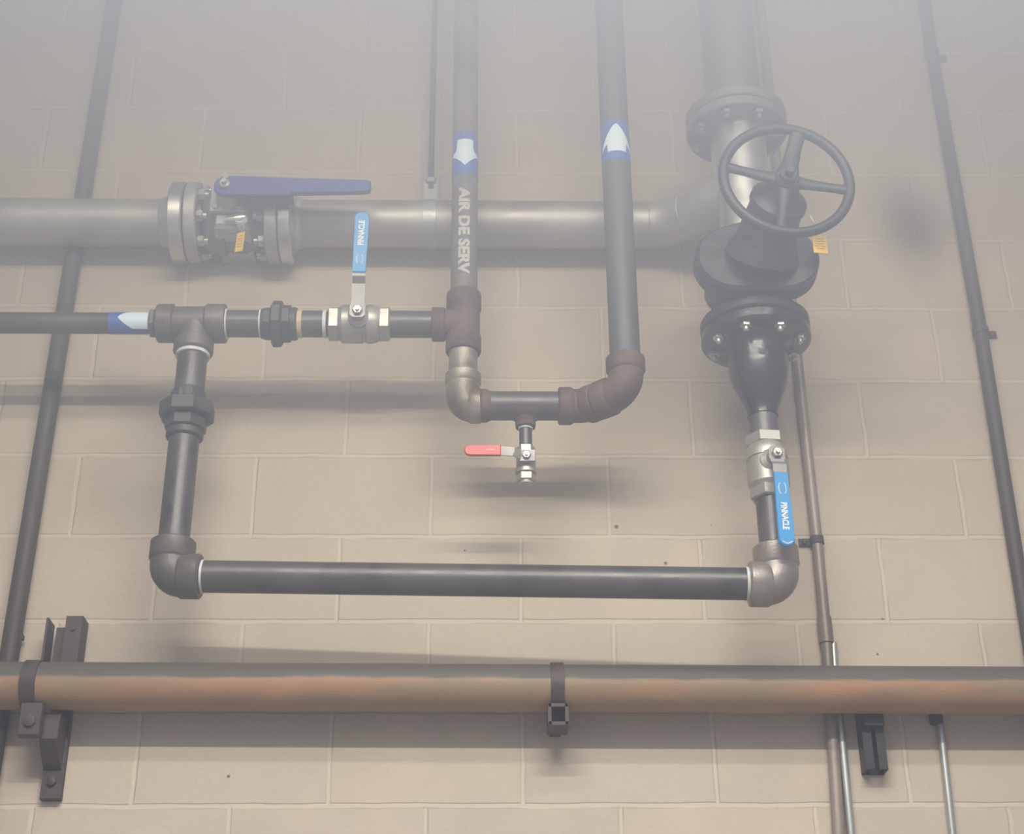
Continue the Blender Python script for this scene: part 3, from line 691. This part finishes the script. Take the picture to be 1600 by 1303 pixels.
e3 = MB(); xr = P(752, 634, pL).x-ax0; elbow(e3, EC, Z, X, RE*1.0, RE*1.08, ebz-ez, xr, 0.026)
tag(e3.build('pipe_elbow', M['galvrust']), 'pale weathered elbow under the rusty tee', 'pipe fitting')
xc1 = P(768, 634, pL).x
cu = MB(); cu.rev((ax0+xr, -pL, ez), X, [(0, RE*0.9), (0.001, RE*1.02), (xc1-ax0-xr-0.012, RE*1.02), (xc1-ax0-xr-0.004, RE*0.92), (xc1-ax0-xr, RE*0.86)], 36)
tag(cu.build('pipe_coupling', M['rust']), 'rusty collar between the pale elbow and the short black header', 'pipe fitting')
hx0 = xc1-0.01; hx1 = P(878, 634, pL).x
sh = thing('short_header', 'short black pipe with a rusty drain outlet in its underside', 'pipe', (hx0, -pL, ez))
RH = size(820, 634, pL, 23)
MB().cyl((hx0, -pL, ez), (hx1, -pL, ez), RH, 40, 0.001).build('pipe_run', M['black'], sh)
dx = P(821, 660, pL).x; zd = zat(821, 668, pL)
ob = MB(); ob.rev((dx, -pL, ez-RH*0.55), -Z, [(0, RH*1.15), (RH*0.28, RH*1.02), (RH*0.48, RH*0.72), (RH*0.8, 0.0195), (ez-RH*0.55-zd-0.012, 0.0195), (ez-RH*0.55-zd-0.010, 0.0225), (ez-RH*0.55-zd, 0.0215)], 32)
ob.build('drain_outlet', M['rust'], sh)
# two rusty elbows turning out and up to the grey riser
px_r = P(963, 300, 0.27); pR = 0.285
gxr = P(976, 540, pR).x
RGR = size(976, 540, pR, 24)
c45 = Vector((P(915, 640, pL).x, -pL, ez)); 
cR = Vector((gxr, -pR, ez))
dd = (cR-c45).normalized()
s1 = MB(); elbow(s1, c45, -X, dd, RH*1.16, RH*1.30, c45.x-hx1+0.008, 0.035, 0.030, R=0.05)
tag(s1.build('pipe_elbow', M['rust']), 'rusty elbow on the right end of the short black header', 'pipe fitting')
s2 = MB(); ztop = zat(977, 560, pR); L2 = (cR-c45).length-0.035
elbow(s2, cR, Z, -dd, RH*1.18, RH*1.32, ztop-ez, L2-0.002, 0.034, R=0.040)
tag(s2.build('pipe_elbow', M['rust']), 'rusty elbow at the foot of the plain grey riser', 'pipe fitting')
gr_ = thing('grey_riser', 'plain grey riser with an up arrow, right of the lettered riser', 'pipe', (gxr, -pR, ztop-0.02))
MB().cyl((gxr, -pR, ztop-0.02), (gxr, -pR, 5.1), RGR, 44).build('pipe_run', M['grey'], gr_)
pF = pR+RGR; z0m, z1m = zat(963, 247, pF), zat(961, 186, pF)
b2 = MB(); b2.wrap((gxr, -pR, z0m), Z, RGR, 0.0007, -2.2*RGR, 2.2*RGR, lambda u: (0, z1m-z0m), 40); fm = b2.build('flow_marker', M['vinyl'], gr_); tag(fm, 'blue tape with white arrow pointing up')
tipz, headz, botz = zat(961, 193, pF)-z0m, zat(962, 230, pF)-z0m, zat(962, 235, pF)-z0m
def up_arrow(u):
    a = abs(u)/(RGR*1.25); hi = tipz+(headz-tipz)*(a**1.35)
    lo = botz if abs(u) < RGR*0.70 else headz+0.006*(1-a)/0.44-0.0
    if abs(u) >= RGR*0.70: lo = headz-0.002+(0.016*(1.25-abs(u)/RGR)/0.55)
    return (min(lo, hi-0.0005), hi)
a2 = MB(); a2.wrap((gxr, -pR, z0m), Z, RGR+0.0007, 0.0004, -RGR*1.23, RGR*1.23, up_arrow, 52); child(a2, 'arrow', M['arrow'], fm)

# drain nipple and drain valve
zv1 = zat(822, 700, pL)
dn = thing('pipe_nipple', 'slim black drain nipple hanging under the short header', 'pipe', (dx, -pL, zv1))
MB().cyl((dx, -pL, zv1-0.004), (dx, -pL, zd+0.006), 0.0140, 28).build('pipe_run', M['black'], dn)
tape_ring((dx, -pL, zd-0.006), Z, 0.0140, 0.005, 0.002).build('thread_tape', M['tape'], dn)
dz = zat(823, 716, pL+0.0)
dv = thing('drain_valve', 'small steel drain valve with a red handle pointing left', 'valve', (dx, -pL, zat(823, 755, pL)))
b = MB(); ze = zat(823, 757, pL); c0 = Vector((dx, -pL, zv1)); Lb = zv1-ze
b.hexa(c0, -Z, -0.002, Lb*0.28, 0.0175, n=6, rot=math.pi/6); b.rev(c0, -Z, [(Lb*0.2, 0.017), (Lb*0.30, 0.021), (Lb*0.55, 0.021), (Lb*0.62, 0.019)], 28)
b.rev(c0, -Z, [(Lb*0.60, 0.018), (Lb*0.62, 0.0235), (Lb*0.72, 0.0235), (Lb*0.74, 0.018)], 28)
b.hexa(c0, -Z, Lb*0.73, Lb*0.93, 0.0185, n=6, rot=math.pi/6); b.rev(c0, -Z, [(Lb*0.93, 0.016), (Lb, 0.015)], 24)
sc = c0-Z*(Lb*0.40); b.rev(sc, OUT, [(0, 0.014), (0.026, 0.013), (0.03, 0.009), (0.04, 0.008)], 20); b.build('body', M['nickel'], dv)
tp = sc+OUT*0.034
h = MB(); h.box(tp+X*0.002, X, Z, OUT, 0.016, 0.013, 0.0015); seq = [(0.012, 0.0, 0.001), (0.026, 0.004, 0.009), (0.062, 0.006, 0.010)]
p0 = tp
for (a0, b0, c0_), (a1, b1, c1_) in zip(seq, seq[1:]):
    q0 = tp-X*a0+Z*b0+OUT*c0_; q1 = tp-X*a1+Z*b1+OUT*c1_; d1 = (q1-q0).normalized(); s1_ = (Z-d1*Z.dot(d1)).normalized()
    h.box((q0+q1)/2, d1, s1_, d1.cross(s1_), (q1-q0).length/2+0.001, 0.0105, 0.0014)
hd = h.build('handle', M['plate'], dv)
n_ = MB(); n_.hexa(tp, OUT, 0.001, 0.008, 0.0085); n_.rev(tp, OUT, [(0.007, 0.0045), (0.012, 0.004)], 12); n_.build('stem_nut', M['bolt'], dv)
g = MB(); ge = tp.x-P(725, 709, pL+0.07).x; gs = tp.x-P(783, 709, pL+0.07).x; gl = ge-gs; hh = 0.0125; pp = [(0, -hh*0.92), (gl-hh, -hh)]
for k in range(1, 8):
    an = -math.pi/2+math.pi*k/8; pp.append((gl-hh+hh*math.cos(an), hh*math.sin(an)))
pp += [(gl-hh, hh), (0, hh*0.92)]
g.prism(tp-X*gs+Z*0.006+OUT*0.010, -X, Z, OUT, pp, -0.0045, 0.0045, 0.002); gr = child(g, 'grip', M['red'], hd)
em = MB(); em.box(tp-X*(gs+gl*0.28)+Z*0.006+OUT*0.0148, X, Z, OUT, 0.009, 0.003, 0.0003); child(em, 'emblem', mat('pink_print', (0.75, 0.25, 0.25), 0.5), dv)

# ---- brown pipe along the bottom -----------------------------------------------------------------------------------
pb = 0.080
B0 = P(-70, 1071, pb); B1 = P(1670, 1079, pb); RBp = size(800, 1073, pb, 37)
Bd = (B1-B0).normalized(); B0 = B0 - Bd*1.1; B1 = B1 + Bd*1.1
bz = P(800, 1073, pb).z; 
tag(MB().cyl(B0, B1, RBp, 56).build('brown_pipe', M['brown']), 'wide rusty brown pipe crossing the whole wall near the bottom', 'pipe')
run = (B1-B0).normalized()
def on_brown(px): 
    q = P(px, 1073, pb); return B0+run*((q.x-B0.x)/run.x)
def clamp(label, px, w, box_):
    q = on_brown(px); t = thing('pipe_clamp', label, 'pipe clamp', q)
    c_ = MB(); c_.rev(q-run*(w/2), run, [(0, RBp), (0.0005, RBp+0.004), (w-0.0005, RBp+0.004), (w, RBp)], 48, cap=False); c_.build('band', M['bracket'], t)
    return t, q
# left clamp with wall bracket
t, q = clamp('brown band clamping the bottom pipe at its left end', 52, 0.032, None)
e_ = MB(); e_.box(q+X*0.012-Z*(RBp+0.030)+OUT*0.02, X, Z, OUT, 0.022, 0.034, 0.012, 0.002); e_.rev(q+X*0.012-Z*(RBp+0.035)+OUT*0.03, OUT, [(0, 0.012), (0.008, 0.012), (0.009, 0.008)], 20)
e_.build('clamp_ear', M['bracket'], t)
bk = thing('wall_bracket', 'brown steel wall bracket behind the left end of the bottom pipe', 'bracket', (P(85, 1240, 0.01).x, 0, P(85, 1240, 0.01).z))
sx_ = P(86, 1215, 0.0).x; zt_ = P(90, 985, 0.02).z; zb_ = P(80, 1252, 0.0).z
b = MB(); b.box((sx_-0.0, -0.010, (zt_+zb_)/2), X, Z, OUT, 0.021, (zt_-zb_)/2, 0.010, 0.001)
b.build('channel', M['bracket'], bk)
b = MB(); xx = P(82, 1010, 0.05).x
b.box((xx-0.012, -0.045, zt_-0.045), X, Z, OUT, 0.0025, 0.055, 0.026); b.box((xx+0.012, -0.035, zt_-0.045), X, Z, OUT, 0.012, 0.045, 0.003); b.build('side_lug', M['bracket'], bk)
b = MB(); xx2 = P(112, 1010, 0.05).x; b.box((xx2, -0.030, zt_-0.035), X, Z, OUT, 0.018, 0.055, 0.027, 0.003); b.rev((xx2, -0.055, zt_-0.01), OUT, [(0, 0.006), (0.006, 0.005)], 12); b.build('angle_clip', M['bracket'], bk)
b = MB(); z1 = P(70, 1120, 0.08).z; z2 = P(75, 1215, 0.02).z; xg = P(72, 1165, 0.06).x
pts = [(0.0, 0.0), (0.075, 0.0), (0.080, -0.055), (0.065, -0.075), (0.02, -0.105), (0.0, -0.115)]
b.prism((xg-0.010, 0, bz-RBp-0.004), OUT, Z, X, pts, 0, 0.036, 0.001); b.build('gusset', M['bracket'], bk)
b = MB(); b.rev((sx_, -0.02, zb_+0.035), OUT, [(0, 0.010), (0.006, 0.009), (0.008, 0.005)], 16); b.build('anchor_bolt', M['bracket'], bk)
# middle clamp
t, q = clamp('grey-brown strap clamp around the middle of the bottom pipe', 870, 0.028, None)
e_ = MB(); zc_ = q-Z*(RBp+0.018)+OUT*0.005
for (dx_, dz_, hx_, hz_) in ((-0.0175, 0, 0.0035, 0.022), (0.0175, 0, 0.0035, 0.022), (0, 0.019, 0.020, 0.0035), (0, -0.019, 0.020, 0.0035)):
    e_.box(zc_+X*dx_+Z*dz_, X, Z, OUT, hx_, hz_, 0.035)
e_.box(zc_-OUT*0.028, X, Z, OUT, 0.015, 0.016, 0.003)
e_.build('clamp_box', M['bracket'], t)
b = MB(); b.box((zc_.x-0.002, (zc_.y+0.033)/2, zc_.z), X, Z, OUT, 0.012, 0.012, abs(zc_.y+0.033)/2+0.0, 0.001); b.build('stub', M['bracket'], t)
# black channel bracket
sx2 = P(1362, 1180, 0.01).x; z1 = P(1355, 1090, 0.0).z; z2 = P(1362, 1211, 0.0).z
cb = thing('channel_bracket', 'short black steel channel on the wall under the bottom pipe at right', 'bracket', (sx2, 0, z2))
wch = size(1362, 1180, 0, 17.5)
b = MB(); b.box((sx2, -0.004, (z1+z2)/2), X, Z, OUT, wch, (z1-z2)/2, 0.004)
for s_ in (-1, 1):
    b.box((sx2+s_*(wch-0.003), -0.022, (z1+z2)/2), X, Z, OUT, 0.003, (z1-z2)/2, 0.020, 0.001); b.box((sx2+s_*(wch-0.010), -0.0415, (z1+z2)/2), X, Z, OUT, 0.009, (z1-z2)/2, 0.0025, 0.001)
b.build('channel', M['strut'], cb)
b = MB(); b.box((sx2, -0.035, z1-0.035), X, Z, OUT, wch-0.002, 0.045, 0.028, 0.002); b.build('pipe_rest', M['strut'], cb)

# ---- conduits flat on the wall ---------------------------------------------------------------------------------------
def conduit(label, pts, p, r, m_, straps=(), couplings=(), over=False):
    q = [P(x, y, p) for x, y in pts]
    t = thing('conduit', label, 'conduit', q[-1]); mb = MB()
    mb.sweep(q, r, 24); mb.build('tube', M[m_], t)
    d = (q[0]-q[-1]).normalized()
    def on(y_):
        for a, b_ in zip(pts, pts[1:]):
            if min(a[1], b_[1]) <= y_ <= max(a[1], b_[1]):
                f = (y_-a[1])/(b_[1]-a[1]); return P(a[0]+(b_[0]-a[0])*f, y_, p)
    for y_, sd in straps:
        c_ = on(y_); s = MB(); s.rev(c_-Z*0.009, Z, [(0, r), (0.0005, r+0.003), (0.0175, r+0.003), (0.018, r)], 28)
        s.box(c_+X*(sd*(r+0.012))-OUT*(p-0.004), X, Z, OUT, 0.014, 0.009, 0.003, 0.001); s.hexa(c_+X*(sd*(r+0.014))-OUT*(p-0.007), OUT, 0, 0.007, 0.006); s.build('strap', M[m_ if m_ == 'conduit' else 'bracket'], t)
    for y_ in couplings:
        c_ = on(y_); s = MB(); s.rev(c_-Z*0.03, Z, [(0, r), (0.001, r+0.003), (0.059, r+0.003), (0.06, r)], 28); s.build('coupling', M[m_], t)
    return t
rc1 = size(135, 200, 0.03, 12)
tL = conduit('dark conduit slanting up the left side of the wall', [(186, -45), (12, 1040), (-38, 1345), (-54, 1450), (-94, 1700)], 0.024, 0.0205, 'conduit')
q = P(117, 378, 0.03); bb_ = MB(); bb_.box(q, X, Z, OUT, 0.028, 0.016, 0.010, 0.002); bb_.build('strap', M['strut'], tL)
s = MB(); q = P(31, 996, 0.02); s.box(q, X, Z, OUT, 0.008, 0.005, 0.008, 0.001); s.build('screw', M['conduit'], tL)
conduit('dark conduit running down the right side of the wall', [(1438, -45), (1455, 78), (1532, 518), (1600, 948), (1650, 1260), (1720, 1700)], 0.019, 0.0165, 'conduit', straps=((86, 1), (518, 1)))
conduit('weathered grey-brown conduit passing behind the gate valve', [(1183, -45), (1197, 90), (1250, 600), (1278, 860), (1292, 1010), (1313, 1345), (1335, 1700)], 0.014, 0.0125, 'conduitg', straps=((845, -1),), couplings=(985,))
conduit('short pale conduit beside the weathered one, starting behind the bottom pipe', [(1302, 1005), (1304, 1040), (1318, 1180), (1334, 1345), (1367, 1700)], 0.012, 0.0085, 'conduitw')
conduit('thin bright conduit below the bottom pipe at far right', [(1464, 1085), (1473, 1165), (1493, 1345), (1535, 1700)], 0.010, 0.0080, 'conduitw')
q = P(1462, 1118, 0.012); bx_ = MB(); bx_.rev(q, Z, [(-0.02, 0.011), (-0.018, 0.014), (0.03, 0.014), (0.032, 0.011)], 20)
tag(bx_.build('conduit_coupling', M['strut']), 'black coupling on top of the thin bright conduit at far right', 'conduit fitting')

# ------------------------------------------------------------------ haze under the ceiling
hm = bpy.data.materials.new('haze'); hm.use_nodes = True; nt = hm.node_tree; nt.nodes.remove(nt.nodes['Principled BSDF'])
vs = nt.nodes.new('ShaderNodeVolumeScatter'); vs.inputs['Color'].default_value = (0.80, 0.84, 0.98, 1); vs.inputs['Anisotropy'].default_value = 0.0
gm = nt.nodes.new('ShaderNodeNewGeometry'); sx3 = nt.nodes.new('ShaderNodeSeparateXYZ'); nt.links.new(gm.outputs['Position'], sx3.inputs[0])
hr = nt.nodes.new('ShaderNodeMapRange'); hr.inputs['From Min'].default_value = 2.0; hr.inputs['From Max'].default_value = 5.1; hr.inputs['To Min'].default_value = 0.0; hr.inputs['To Max'].default_value = 1.0
pw = nt.nodes.new('ShaderNodeMath'); pw.operation = 'POWER'; pw.inputs[1].default_value = 1.75
ma = nt.nodes.new('ShaderNodeMath'); ma.operation = 'MULTIPLY_ADD'; ma.inputs[1].default_value = 1.5; ma.inputs[2].default_value = 0.032
nt.links.new(sx3.outputs['Z'], hr.inputs['Value']); nt.links.new(hr.outputs[0], pw.inputs[0]); nt.links.new(pw.outputs[0], ma.inputs[0]); nt.links.new(ma.outputs[0], vs.inputs['Density'])   # thicker towards the ceiling
nt.links.new(vs.outputs[0], nt.nodes['Material Output'].inputs['Volume'])
hzb = MB(); hzb.box((0, -2.6, 2.62), X, Y, Z, 3.1, 2.58, 2.5)
ho = hzb.build('haze', hm); tag(ho, 'pale haze hanging in the upper part of the room', 'haze', kind='stuff')
GROUPS = {'pipe_nipple': 'threaded black nipples', 'pipe_elbow': 'threaded pipe elbows', 'pipe_union': 'pipe unions', 'pipe_tee': 'threaded tees', 'ball_valve': 'blue-handled ball valves',
          'inspection_tag': 'yellow tags on the valves', 'conduit': 'vertical conduits on the wall', 'pipe_clamp': 'clamps round the bottom pipe', 'black_pipe': 'black iron pipes', 'stainless_pipe': 'stainless pipes'}
for o in bpy.data.objects:
    if '_o' in o: del o['_o']
    if o.parent is None and o.name.split('.')[0] in GROUPS: o['group'] = GROUPS[o.name.split('.')[0]]
